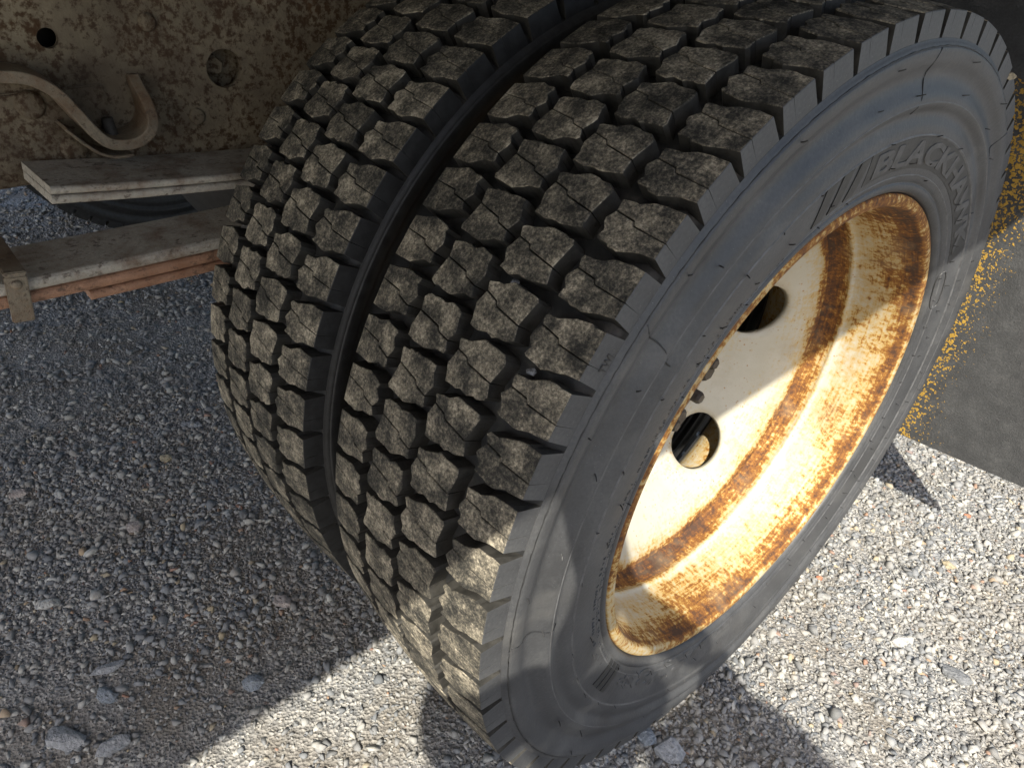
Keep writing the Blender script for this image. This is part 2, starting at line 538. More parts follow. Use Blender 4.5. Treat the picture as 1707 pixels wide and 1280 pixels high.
SIDE = [(-0.010, 0.2540), (-0.004, 0.2570), (0.0015, 0.2592), (0.0038, 0.2615), (0.0048, 0.2640), (0.0044, 0.2665), (0.0034, 0.2680),
        (0.0052, 0.2705), (0.0072, 0.2770), (0.0092, 0.2890), (0.0102, 0.2990), (0.0106, 0.3062), (0.0114, 0.3085), (0.0107, 0.3150), (0.0082, 0.3215),
        (0.0082, 0.3255), (0.0112, 0.3300), (0.0124, 0.3335), (0.0112, 0.3385), (0.0074, 0.3455), (0.0056, 0.3510), (0.0066, 0.3560), (0.0092, 0.3615), (0.0101, 0.3675),
        (0.0096, 0.3712)]
SIDE_S = spline(SIDE, 3)
BUTT = [(0.0089, 0.3716), (0.0087, 0.3722), (0.0085, 0.3730), (0.0074, 0.3745), (0.0066, 0.3757), (0.0062, 0.3766), (0.0061, 0.3769)]
FLOOR = [(0.0058, 0.3770), (0.0036, 0.3773), (0.0012, 0.3784), (-0.0014, 0.3806), (-0.006, 0.3830), (-0.020, 0.3842), (-0.045, 0.3848), (-0.070, 0.3856), (-0.093, 0.3858)]
HALF = np.concatenate([SIDE_S, np.array(BUTT + FLOOR)])
def sidewall_x(r):
    return float(np.interp(r, SIDE_S[:, 1], SIDE_S[:, 0]))
MIR = HALF[:-1][::-1].copy(); MIR[:, 0] = -0.186 - MIR[:, 0]
PROF = np.concatenate([HALF, MIR])

def carcass(seg=240):
    def jit(x, r, a, i):
        # slight bulge of the loaded sidewall at the ground
        d = (a - 1.5 * PI + PI) % (2 * PI) - PI
        b = math.exp(-(d / 0.42) ** 2)
        k = math.exp(-((r - 0.325) / 0.035) ** 2)
        sgn = 1 if x > -0.093 else -1
        return x + sgn * 0.006 * b * k, r
    V, Fc = revolve([tuple(p) for p in PROF], seg, True, jit)
    n = len(PROF)
    fm = []
    nb = len(SIDE_S) + len(BUTT)
    for k in range(len(Fc)):
        i = k % n
        fm.append(1 if (nb - 1 <= i <= n - nb - 1) else 0)
    me = bpy.data.meshes.new('tire')
    me.from_pydata(V, [], Fc)
    me.materials.append(M['side']); me.materials.append(M['groove'])
    me.polygons.foreach_set('material_index', fm)
    me.polygons.foreach_set('use_smooth', [True] * len(Fc))
    me.update()
    bm = bmesh.new(); bm.from_mesh(me); bmesh.ops.recalc_face_normals(bm, faces=bm.faces); bm.to_mesh(me); bm.free()
    return me

PITCH = 2 * PI / 61
OUT_B = [(-21, 13), (-11, 14.5), (-1, 20.2), (8, 18.8), (18, 18.5), (20, 15), (16.2, -2), (18.6, -12.5), (11, -14.5), (3.5, -16.2), (-2.5, -15.2), (-10, -17.5),
         (-19, -16.7), (-18.5, -12), (-22, -4), (-18.6, 6.0)]
SIPE_B = [(-8.5, 4.2), (-6, 1.2)]
OUT_S = [(-38, 11.4), (-27, 12.6), (-16, 18.4), (-5.4, 19.2), (4.2, 19.2), (4.2, -1.5), (4.2, -12), (-8, -13.8), (-21, -18.2), (-28, -17), (-38, -16),
         (-35.6, -10.5), (-40.6, -3.8), (-35.8, 4.3)]
SIPE_S = [(-22, 2.6), (-20, -0.4)]

def halves(out, ia, ib, sipe, gap=0.42):
    """split an outline at vertices ia, ib along the zigzag sipe"""
    n = len(out)
    path = [out[ia]] + sipe + [out[ib]]
    up = [(x, s + gap) for x, s in path]
    lo = [(x, s - gap) for x, s in path]
    top = []
    k = ia
    while True:
        k = (k + 1) % n
        if k == ib:
            break
        top.append(out[k])
    bot = []
    k = ib
    while True:
        k = (k + 1) % n
        if k == ia:
            break
        bot.append(out[k])
    # top runs ia -> ib through higher indices, bottom runs ib -> ia
    return top + up[::-1], bot + lo

def block_mesh(name, out, ia, ib, sipe, xc, shoulder, flip, seed):
    r = random.Random(seed)
    # cut every corner once so the moulded outline is rounded, keeping the sipe ends and the tread edge
    n0 = len(out); new = []; na = nb = 0
    for k, (x, sv) in enumerate(out):
        if k in (ia, ib) or (shoulder and x > 4):
            if k == ia: na = len(new)
            if k == ib: nb = len(new)
            new.append((x, sv))
        else:
            for q in (out[k - 1], out[(k + 1) % n0]):
                cut = r.uniform(0.10, 0.24)
                new.append((x + (q[0] - x) * cut, sv + (q[1] - sv) * cut))
    out, ia, ib = [((x * 1.04, sv * 1.035) if not shoulder else ((x if x > 4 else x * 1.0), sv * 1.03)) for x, sv in new], na, nb
    out = [(x + r.uniform(-0.8, 0.8), s + r.uniform(-0.8, 0.8)) if not (shoulder and x > 4) else (x, s) for x, s in out]
    V, Fc, fm = [], [], []
    def put(x, s, d):
        X = xc + x * 0.001 if not flip else -0.186 - (xc + x * 0.001)
        S = s * 0.001 * (-1 if flip else 1)
        rad = crown(X) - d
        ph = -S / 0.4
        # local frame: y,z around the axle, block centred at angle 0
        V.append((X, rad * math.cos(ph), rad * math.sin(ph)))
        return len(V) - 1
    for poly in halves(out, ia, ib, sipe):
        cx = sum(p[0] for p in poly) / len(poly); cs = sum(p[1] for p in poly) / len(poly)
        n = len(poly)
        tops, bev, mid, bot = [], [], [], []
        for x, s in poly:
            edge = shoulder and x > 4
            l = math.hypot(x - cx, s - cs) or 1
            ins = 0.55 / l
            wob = r.uniform(0, 0.0005)
            if edge:
                tops.append(put(x - 0.3, s + (cs - s) * ins, wob * 0.4))
                bev.append(put(x + 0.1, s if abs(s + 1.45) > 0.8 else -1.45 + (s + 1.45) * 0.5, 0.0006))
                se = -1.45 if abs(s + 1.45) < 0.8 else s
                sm = se if se == -1.45 else s + (2.2 if s > 0 else -2.2)
                X16 = 0.0061
                mid.append(put(X16 * 1000 - (0 if not flip else 0), sm, crown(X16) - 0.3758))
                bot.append(put(-1.0, sm, crown(-0.001) - 0.3750))
            else:
                tops.append(put(x + (cx - x) * ins, s + (cs - s) * ins, wob))
                bev.append(put(x, s, 0.0008 + wob))
                o = 0.35 / l
                mid.append(put(x - (cx - x) * o, s - (cs - s) * o, 0.0090))
                o = 0.8 / l
                bot.append(put(x - (cx - x) * o, s - (cs - s) * o, 0.018))
        Fc.append(tops); fm.append(0)
        for k in range(n):
            j = (k + 1) % n
            e2 = shoulder and poly[k][0] > 4 and poly[j][0] > 4
            Fc.append((tops[k], bev[k], bev[j], tops[j])); fm.append(2 if e2 else 0)
            Fc.append((bev[k], mid[k], mid[j], bev[j])); fm.append(2 if e2 else 1)
            Fc.append((mid[k], bot[k], bot[j], mid[j])); fm.append(1)
    me = bpy.data.meshes.new(name)
    me.from_pydata(V, [], Fc)
    for m in (M['tread'], M['blockside'], M['side']):
        me.materials.append(m)
    me.polygons.foreach_set('material_index', fm)
    me.update()
    bm = bmesh.new(); bm.from_mesh(me); bmesh.ops.recalc_face_normals(bm, faces=bm.faces); bm.to_mesh(me); bm.free()
    return me

BLK = {}
for v in range(8):
    BLK['S', v] = block_mesh('shoulder_block', OUT_S, 13, 5, SIPE_S, 0.0, True, False, 110 + v)
    BLK['B', v] = block_mesh('tread_block', OUT_B, 15, 6, SIPE_B, -0.068, False, False, 220 + v)
    BLK['C', v] = block_mesh('tread_block', OUT_B, 15, 6, SIPE_B, -0.068, False, True, 330 + v)
    BLK['D', v] = block_mesh('shoulder_block', OUT_S, 13, 5, SIPE_S, 0.0, True, True, 440 + v)
PHASE = dict(S=144.6, B=144.82, C=149.07, D=148.64)

def text_mesh(txt, r0, height, a0, a1, raise_, parent, mat, name='raised_lettering', xfun=None, bold=0.0, space=1.0):
    """text read clockwise from angle a0 to a1 (degrees), letter tops outwards"""
    cu = bpy.data.curves.new('lettering', 'FONT')
    cu.body = txt
    cu.size = 1.0
    cu.offset = bold
    cu.space_character = space
    cu.extrude = 0.5
    cu.resolution_u = 3
    ob = bpy.data.objects.new('lettering', cu)
    COL.objects.link(ob)
    dg = bpy.context.evaluated_depsgraph_get()
    me = bpy.data.meshes.new_from_object(ob.evaluated_get(dg))
    COL.objects.unlink(ob)
    bpy.data.objects.remove(ob)
    bm = bmesh.new(); bm.from_mesh(me)
    bmesh.ops.remove_doubles(bm, verts=bm.verts, dist=1e-5)
    bmesh.ops.triangulate(bm, faces=bm.faces)
    xs = [v.co.x for v in bm.verts]; ys = [v.co.y for v in bm.verts]
    x0, x1 = min(xs), max(xs); y0, y1 = min(ys), max(ys)
    xfun = xfun or sidewall_x
    for v in bm.verts:
        a = math.radians(a0 + (a1 - a0) * (v.co.x - x0) / (x1 - x0))
        r = r0 + height * (v.co.y - y0) / (y1 - y0)
        X = xfun(r) + (raise_ if v.co.z > 0 else -0.002)
        v.co = Vector((X, r * math.cos(a), r * math.sin(a)))
    bpy.data.meshes.remove(me)
    return bm_obj(name, bm, mat, parent)

def arc_patch(r0, r1, a0, a1, off, name, mat, parent, skew=0.0, n=14):
    V, Fc = [], []
    for lay in (off, -0.002):
        for i in range(n + 1):
            for j in range(5):
                r = r0 + (r1 - r0) * j / 4
                a = math.radians(a0 + (a1 - a0) * i / n + skew * j / 4)
                V.append((sidewall_x(r) + lay, r * math.cos(a), r * math.sin(a)))
    q = (n + 1) * 5
    for i in range(n):
        for j in range(4):
            a = i * 5 + j
            Fc.append((a, a + 1, a + 6, a + 5)); Fc.append((q + a, q + a + 5, q + a + 6, q + a + 1))
    for i in range(n):
        for j in (0, 4):
            a = i * 5 + j
            Fc.append((a, a + 5, q + a + 5, q + a))
    for i in (0, n):
        for j in range(4):
            a = i * 5 + j
            Fc.append((a, q + a, q + a + 1, a + 1))
    o = mesh_obj(name, V, Fc, mat, parent)
    bm = bmesh.new(); bm.from_mesh(o.data); bmesh.ops.recalc_face_normals(bm, faces=bm.faces); bm.to_mesh(o.data); bm.free()
    return o

CARC = carcass()
def make_tire(dx, phase, label, shaded_clean=False):
    t = link(bpy.data.objects.new('tire', CARC), truck)
    t.location = (dx, 0, 0)
    t['label'] = label
    if shaded_clean:  # less dusty rubber, with the shade between the tires put into its colour
        t.material_slots[0].link = 'OBJECT'; t.material_slots[0].material = M['shaded_clean']
    rr = random.Random(int(phase * 100) + 5)
    for row in 'SBCD':
        for k in range(61):
            o = bpy.data.objects.new('shoulder_block' if row in 'SD' else 'tread_block', BLK[row, rr.randrange(8)])
            COL.objects.link(o)
            o.parent = t
            o.rotation_euler = (math.radians(PHASE[row] + phase) + k * PITCH, 0, 0)
            if shaded_clean:
                o.material_slots[2].link = 'OBJECT'; o.material_slots[2].material = M['shaded_clean']
    return t
tire_out = make_tire(0.0, 0.0, 'outer tire with grey sidewall and chunky dusty tread')
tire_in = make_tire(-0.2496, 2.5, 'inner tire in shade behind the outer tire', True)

# the pair of tires on the far end of the axle, dark shapes under the truck
bmF = bmesh.new(); bmF.from_mesh(CARC)
for row in 'SBCD':
    for k in range(61):
        n0 = len(bmF.verts)
        bmF.from_mesh(BLK[row, k % 8])
        bmF.verts.ensure_lookup_table()
        bmesh.ops.rotate(bmF, verts=bmF.verts[n0:], cent=(0, 0, 0), matrix=Matrix.Rotation(math.radians(PHASE[row]) + k * PITCH, 3, 'X'))
FAR = bpy.data.meshes.new('far_tire'); bmF.to_mesh(FAR); bmF.free()
for m in (M['shaded_clean'], M['groove'], M['shaded_clean']):  # far tires darkened by colour to stand for the shade under the truck
    FAR.materials.append(m)
for dx in (-1.774, -2.024):
    o = link(bpy.data.objects.new('tire', FAR), truck)
    o.location = (dx, 0, 0)
    o['label'] = 'dark tire at the far end of the axle'
# lettering and marks on the outer sidewall
arc_patch(0.2810, 0.3068, 98.5, 29.0, 0.0003, 'lettering_panel', M['darkrub'], tire_out, 0.0, 40)
text_mesh('BLACKHAWK', 0.2840, 0.0198, 96.5, 31.5, 0.0011, tire_out, M['letter'], bold=0.035)
for a in (110.5, 106.6, 102.4):
    arc_patch(0.2795, 0.3068, a + 1.2, a - 1.3, 0.0008, 'slanted_bar', M['darkrub'], tire_out, -2.2, 4)
text_mesh('BDR78', 0.2690, 0.0200, -87, -131, 0.0010, tire_out, M['letter'], bold=0.03)
text_mesh('SP', 0.2740, 0.0125, -133.5, -141, 0.0010, tire_out, M['letter'], bold=0.02)
for a in (-144.5, -147.0, -149.5):
    arc_patch(0.2690, 0.2980, a + 0.9, a - 0.9, 0.0008, 'slanted_bar', M['darkrub'], tire_out, -2.0, 4)
def butt_x(r):
    return float(np.interp(r, [0.3766, 0.3953], [0.0063, 0.0044]))
text_mesh('TWI', 0.3785, 0.0058, 145.0, 143.2, 0.0006, tire_out, M['darkrub'], name='wear_mark', xfun=butt_x, bold=0.0)
# long loop outline of the raised pill on the trailing sidewall
pl = []
for k in range(41):
    q = 2 * PI * k / 40
    r = 0.2765 + 0.0075 * math.copysign(abs(math.sin(q)) ** 0.6, math.sin(q))
    a = math.radians(21.5 + 5.5 * math.copysign(abs(math.cos(q)) ** 0.8, math.cos(q)))
    pl.append((sidewall_x(r) + 0.0003, r * math.cos(a), r * math.sin(a)))
bm_obj('raised_outline', tube_bm(pl, 0.0009, 6), M['letter'], tire_out, True)
for rr_, wd in ((0.2748, 0.0006), (0.3080, 0.0008), (0.3330, 0.0005)):
    V, Fc = revolve([(sidewall_x(rr_ - 2 * wd) - 0.0004, rr_ - 2 * wd), (sidewall_x(rr_) + wd, rr_ - 0.3 * wd), (sidewall_x(rr_) + wd, rr_ + 0.3 * wd), (sidewall_x(rr_ + 2 * wd) - 0.0004, rr_ + 2 * wd)], 200)
    bm = bmesh.new(); vs = [bm.verts.new(v) for v in V]
    for f in Fc: bm.faces.new([vs[i] for i in f])
    bm_obj('sidewall_rib', bm, M['rib'], tire_out, True)
# ragged dark parting line between tread shoulder and sidewall
pr = []
for k in range(720):
    a = 2 * PI * k / 720
    rr_ = 0.3721 + 0.0003 * math.sin(k * 1.7) * math.sin(k * 0.31)
    wd = 0.00042 + 0.00040 * max(0, math.sin(k * 0.9) * math.sin(k * 0.173))
    pr.append(((0.00875, rr_ * math.cos(a), rr_ * math.sin(a)), wd))
pr.append(pr[0])
bm_obj('parting_line', tube_bm([p for p, q in pr], [q for p, q in pr], 5, False), M['darkrub'], tire_out, True)
# worn small print: short raised strokes in two rings beside the bead
bm = bmesh.new()
for ring, (r0, hh) in enumerate(((0.2715, 0.0042), (0.2790, 0.0030))):
    a = 118.0 if ring == 0 else 128.0
    while a < 206:
        if random.random() < 0.86:
            for q in range(random.choice((1, 2, 2, 3))):
                aa = math.radians(a + q * 0.28)
                rA = r0 + (0 if random.random() < .6 else hh * .45); rB = r0 + hh * random.choice((1, 1, .55))
                sk = random.choice((0, 0, 0.003))
                p = [(sidewall_x(rA) + 0.0002, rA * math.cos(aa), rA * math.sin(aa)), (sidewall_x(rB) + 0.0002, rB * math.cos(aa + sk), rB * math.sin(aa + sk))]
                b2 = tube_bm(p, 0.00042, 4)
                tm = bpy.data.meshes.new('t'); b2.to_mesh(tm); b2.free(); bm.from_mesh(tm); bpy.data.meshes.remove(tm)
            a += 0.28 * 3 + 0.3
        else:
            a += 1.6
tag(bm_obj('small_print', bm, M['darkrub'], tire_out), 'ring of tiny worn raised print beside the rim', kind='stuff')
# moulding hairs that stick out of the sidewall
bm = bmesh.new()
def hair(r, a, ln, da):
    a = math.radians(a)
    x = sidewall_x(r)
    p0 = Vector((x - 0.001, r * math.cos(a), r * math.sin(a)))
    a2 = a + da
    r2 = r + ln * 0.4
    p1 = Vector((x + ln * 0.8, r2 * math.cos(a2), r2 * math.sin(a2)))
    b2 = tube_bm([p0, (p0 + p1) / 2 + Vector((0.0006, 0, 0)), p1], [0.00055, 0.0005, 0.0004], 5)
    tm = bpy.data.meshes.new('t'); b2.to_mesh(tm); b2.free(); bm.from_mesh(tm); bpy.data.meshes.remove(tm)
for r, step in ((0.2715, 9.0), (0.3075, 8.0), (0.2850, 7.5), (0.3400, 13.0), (0.3640, 17.0)):
    a = random.uniform(0, 8)
    while a < 360:
        if random.random() < 0.7:
            hair(r + random.uniform(-0.001, 0.001), a, random.uniform(0.003, 0.0065), random.uniform(-0.012, 0.012))
        a += step * random.uniform(0.7, 1.3)
tag(bm_obj('moulding_hairs', bm, M['darkrub'], tire_out), 'short rubber hairs standing off the sidewall', kind='stuff')
# thin cracks / seams running across the sidewall
for a0, r0, r1 in ((139.2, 0.371, 0.318), (88.0, 0.371, 0.326), (178.5, 0.371, 0.325), (48.0, 0.371, 0.338)):
    p = []
    for k in range(9):
        r = r0 + (r1 - r0) * k / 8
        a = math.radians(a0 + 0.28 * math.sin(k * 1.1) + k * 0.22)
        p.append((sidewall_x(r) + 0.0001, r * math.cos(a), r * math.sin(a)))
    bm_obj('sidewall_seam', tube_bm(p, 0.00055, 5), M['darkrub'], tire_out, True)

# ---- rims
BAR = [(-0.013, 0.2500), (-0.0105, 0.2545), (-0.006, 0.2568), (-0.002, 0.2573), (0.0008, 0.2560), (0.0017, 0.2522), (0.0014, 0.2482), (-0.001, 0.2456), (-0.007, 0.2440), (-0.016, 0.2418),
       (-0.026, 0.2400), (-0.036, 0.2385), (-0.050, 0.2376), (-0.062, 0.2366), (-0.0685, 0.2352), (-0.0705, 0.2334), (-0.0735, 0.2330), (-0.0765, 0.2342), (-0.082, 0.2345),
       (-0.090, 0.2335), (-0.098, 0.2300), (-0.104, 0.2270), (-0.120, 0.2265), (-0.150, 0.2290), (-0.172, 0.2400), (-0.184, 0.2555), (-0.180, 0.2580), (-0.170, 0.2470),
       (-0.140, 0.2340), (-0.080, 0.2390), (-0.040, 0.2430), (-0.020, 0.2470)]
BAR_S = spline(BAR + [BAR[0]], 3)[:-1]
DISC_R = [0.092, 0.118, 0.130, 0.145, 0.159, 0.175, 0.195, 0.212, 0.222, 0.2290]
DISC_X = [-0.172, -0.170, -0.163, -0.1525, -0.141, -0.128, -0.1135, -0.1035, -0.0995, -0.0985]
DSP = spline(list(zip(DISC_X, DISC_R)), 6)
def disc_x(r):
    return float(np.interp(r, DSP[:, 1], DSP[:, 0]))

def disc_obj(parent, a_first, mirror=False):
    V, Fc = [], []
    ra, rb = 0.092, 0.2290
    rc, hr = 0.159, 0.038
    slope = math.hypot(1, 0.83)
    th = 0.008
    rays, steps = 64, 7
    sec = 2 * PI / 5
    for k in range(5):
        base = a_first + k * sec
        rows = []
        for layer in (0, 1):
            grid = []
            for i in range(rays):
                ph = 2 * PI * i / rays
                du, dv = math.cos(ph), math.sin(ph)         # du: radial, dv: around
                # hole edge in (r, angle)
                h0 = (rc + hr / slope * du, hr * dv / (rc + hr / slope * du * 0.9))
                # sector edge
                tmax = 1e9
                if du > 1e-9: tmax = min(tmax, (rb - rc) / du)
                if du < -1e-9: tmax = min(tmax, (ra - rc) / du)
                if abs(dv) > 1e-9: tmax = min(tmax, (sec / 2) * rc / abs(dv))
                h1 = (rc + tmax * du, tmax * dv / rc)
                line = []
                for s in range(steps + 1):
                    t = s / steps
                    r = h0[0] + (h1[0] - h0[0]) * t
                    an = h0[1] + (h1[1] - h0[1]) * t
                    line.append((r, an))
                grid.append(line)
            idx = []
            for line in grid:
                row = []
                for r, an in line:
                    x = disc_x(r) - layer * th
                    # rolled edge round the hand hole
                    if mirror:
                        x = -0.3535 - x + 2 * 0.0
                    V.append((x, r * math.cos(base + an), r * math.sin(base + an)))
                    row.append(len(V) - 1)
                idx.append(row)
            rows.append(idx)
        for layer in (0, 1):
            idx = rows[layer]
            for i in range(rays):
                j = (i + 1) % rays
                for s in range(steps):
                    Fc.append((idx[i][s], idx[i][s + 1], idx[j][s + 1], idx[j][s]))
        for i in range(rays):
            j = (i + 1) % rays
            Fc.append((rows[0][i][0], rows[0][j][0], rows[1][j][0], rows[1][i][0]))
    bm = bmesh.new()
    vs = [bm.verts.new(v) for v in V]
    for f in Fc:
        try: bm.faces.new([vs[i] for i in f])
        except ValueError: pass
    # corners of the sector: rays do not hit them exactly, so close the seam with a thin ring either side
    bmesh.ops.remove_doubles(bm, verts=bm.verts, dist=2e-5)
    o = bm_obj('wheel_disc', bm, M['disc'], parent, True)
    for p in o.data.polygons:
        p.use_smooth = True
    return o

def make_rim(dx, label, a_first, mirror):
    V, Fc = revolve([(x if not mirror else -0.186 - x, r) for x, r in BAR_S], 200, True)
    bm = bmesh.new()
    vs = [bm.verts.new(v) for v in V]
    for f in Fc: bm.faces.new([vs[i] for i in f])
    o = bm_obj('wheel_rim', bm, M['barrel'], truck, True)
    o.location = (dx, 0, 0)
    o['label'] = label
    return o
rim_out = make_rim(0, 'cream painted outer wheel rim streaked with orange rust', 0, False)
disc_obj(rim_out, math.radians(-56.1), False)
rim_in = make_rim(-0.2496, 'rusty inner wheel rim behind the outer one', 0, True)
d2 = disc_obj(rim_in, math.radians(-56.1 + 22), True)
d2.location = (0.2496, 0, 0)
# hub, its flange and bolts
V, Fc = revolve([tuple(p) for p in [(-0.30, 0.02), (-0.30, 0.088), (-0.180, 0.088), (-0.152, 0.086), (-0.149, 0.083), (-0.1475, 0.080), (-0.1472, 0.050), (-0.140, 0.046), (-0.138, 0.040), (-0.1378, 0.001)]], 64)
bm = bmesh.new(); vs = [bm.verts.new(v) for v in V]
for f in Fc: bm.faces.new([vs[i] for i in f])
hub = bm_obj('hub', bm, M['hub'], truck)
hub['label'] = 'grimy axle hub seen past the rim edge'
hexme = None
def hex_bolt(parent, name, loc, rad, length, mat, axis='X', rot=0.0):
    bm = bmesh.new()
    rings = []
    for d, rr_ in ((0, rad), (length * 0.82, rad), (length, rad * 0.8)):
        rings.append([bm.verts.new((d, rr_ * math.cos(2 * PI * k / 6 + rot), rr_ * math.sin(2 * PI * k / 6 + rot))) for k in range(6)])
    for a, b in zip(rings, rings[1:]):
        for k in range(6):
            bm.faces.new((a[k], a[(k + 1) % 6], b[(k + 1) % 6], b[k]))
    bm.faces.new(rings[-1]); bm.faces.new(rings[0][::-1])
    o = bm_obj(name, bm, mat, parent)
    o.location = loc
    return o
for k in range(9):
    a = math.radians(-38 + k * 40)
    hex_bolt(hub, 'hub_bolt', (-0.149, 0.066 * math.cos(a), 0.066 * math.sin(a)), 0.0078, 0.019, M['bolt'], rot=k)
for k in range(10):
    a = math.radians(-20 + k * 36)
    hex_bolt(rim_out, 'wheel_nut', (-0.174, 0.106 * math.cos(a), 0.106 * math.sin(a)), 0.0125, 0.02, M['bolt'], rot=k * 0.3)
# brake drum and axle
V, Fc = revolve([(-0.215, 0.09), (-0.215, 0.175), (-0.222, 0.182), (-0.240, 0.186), (-0.40, 0.192), (-0.41, 0.188), (-0.41, 0.07)], 64)
bm = bmesh.new(); vs = [bm.verts.new(v) for v in V]
for f in Fc: bm.faces.new([vs[i] for i in f])
bm_obj('brake_drum', bm, M['black'], truck, True)
V, Fc = revolve(spline([(-0.38, 0.058), (-0.60, 0.062), (-0.86, 0.070), (-0.95, 0.11), (-1.04, 0.17), (-1.14, 0.185), (-1.24, 0.17), (-1.33, 0.11), (-1.42, 0.07), (-1.68, 0.062), (-1.90, 0.058)], 4), 40)
bm = bmesh.new(); vs = [bm.verts.new(v) for v in V]
for f in Fc: bm.faces.new([vs[i] for i in f])
bm_obj('axle_housing', bm, M['black'], truck, True)

# ---- frame rail with bolts, holes, straps
XR = -0.590
bm = bmesh.new()
prof = [(XR, 0.56), (XR, 0.192), (XR - 0.004, 0.186), (XR - 0.010, 0.184), (XR - 0.075, 0.184), (XR - 0.075, 0.192), (XR - 0.012, 0.192), (XR - 0.008, 0.198), (XR - 0.008, 0.56)]
# web with real round holes: front and back sheets tiled round each hole
HOLES = [(-0.4332, 0.3105, 0.0088), (-0.2745, 0.2695, 0.0195)]
def sheet(bm, x, y0, y1, z0, z1, holes):
    cells = sorted(holes)
    ycuts = [y0] + [(a[0] + b[0]) / 2 for a, b in zip(cells, cells[1:])] + [y1]
    rim = []
    for (hy, hz, hr), ya, yb in zip(cells, ycuts, ycuts[1:]):
        K = 40
        inn, out = [], []
        angs = sorted(set([2 * PI * k / K for k in range(K)] + [math.atan2(cz - hz, cy - hy) % (2 * PI) for cy in (ya, yb) for cz in (z0, z1)]))
        for a in angs:
            c, s = math.cos(a), math.sin(a)
            t = 1e9
            if c > 1e-9: t = min(t, (yb - hy) / c)
            if c < -1e-9: t = min(t, (ya - hy) / c)
            if s > 1e-9: t = min(t, (z1 - hz) / s)
            if s < -1e-9: t = min(t, (z0 - hz) / s)
            inn.append(bm.verts.new((x, hy + hr * c, hz + hr * s)))
            out.append(bm.verts.new((x, hy + t * c, hz + t * s)))
        for k in range(len(angs)):
            j = (k + 1) % len(angs)
            bm.faces.new((inn[k], out[k], out[j], inn[j]))
        rim.append(inn)
    return rim
Z0, Z1, Y0, Y1 = 0.192, 0.545, -2.2, 1.3
r1 = sheet(bm, XR, Y0, Y1, Z0, Z1, HOLES)
r2 = sheet(bm, XR - 0.008, Y0, Y1, Z0, Z1, HOLES)
for a, b in zip(r1, r2):
    for k in range(len(a)):
        j = (k + 1) % len(a)
        bm.faces.new((a[k], a[j], b[j], b[k]))
# lower and upper flange, with the bend radius
for zz, sg in ((Z0, -1), (Z1, 1)):
    arc = [(XR, zz)] + [(XR - 0.012 + 0.012 * math.cos(q), zz + sg * 0.012 * math.sin(q)) for q in np.linspace(0.3, PI / 2, 5)] + [(XR - 0.08, zz + sg * 0.012), (XR - 0.08, zz + sg * 0.004), (XR - 0.012, zz + sg * 0.004), (XR - 0.008, zz)]
    ring = [[bm.verts.new((x, yy, z)) for x, z in arc] for yy in (Y0, Y1)]
    for k in range(len(arc) - 1):
        bm.faces.new((ring[0][k], ring[0][k + 1], ring[1][k + 1], ring[1][k]))
rail = bm_obj('frame_rail', bm, M['frame'], truck)
bm_obj('rail_light_block', box_bm((XR - 0.060, Y0, 0.205), (XR - 0.045, Y1, 0.53)), M['black'], rail)  # added box behind the web, blocks daylight showing through the holes
rail['label'] = 'rust speckled frame rail with holes and bolts'

def dome(parent, name, y, z, rad, hgt, mat, x=XR):
    V, Fc = revolve([(x - 0.001, rad * 1.02), (x + hgt * 0.45, rad), (x + hgt * 0.85, rad * 0.78), (x + hgt, rad * 0.35), (x + hgt, 0.0002)], 20)
    bm = bmesh.new(); vs = [bm.verts.new(v) for v in V]
    for f in Fc: bm.faces.new([vs[i] for i in f])
    o = bm_obj(name, bm, mat, parent, True)
    o.location = (0, y, z)
    return o
dome(rail, 'rivet', -0.3440, 0.3185, 0.0085, 0.005, M['frame'])
dome(rail, 'rivet', -0.3130, 0.2250, 0.0085, 0.004, M['frame'])
dome(rail, 'rivet', -0.3590, 0.4080, 0.0085, 0.005, M['frame'])
V, Fc = revolve([(XR - 0.0345, 0.0002), (XR - 0.0340, 0.0285), (XR - 0.0085, 0.0290)], 32)
bm = bmesh.new(); vs = [bm.verts.new(v) for v in V]
for f in Fc: bm.faces.new([vs[i] for i in f])
o = bm_obj('recess_plate', bm, M['frame'], rail); o.location = (0, -0.2745, 0.2695)
hex_bolt(rail, 'recessed_bolt', (XR - 0.035, -0.2775, 0.2685), 0.0110, 0.016, M['frame'], rot=0.3)
# a plate bolted on the rail below the strap
bm = box_bm((XR, -0.62, 0.196), (XR + 0.004, -0.3975, 0.268), 0.0015)
plate = bm_obj('hanger_plate', bm, M['frame'], rail)
# bolt heads on that plate, under the strap
dome(rail, 'plate_bolt', -0.4640, 0.2565, 0.0125, 0.008, M['frame'], XR + 0.003)
dome(rail, 'plate_bolt', -0.4380, 0.2120, 0.0125, 0.008, M['frame'], XR + 0.003)
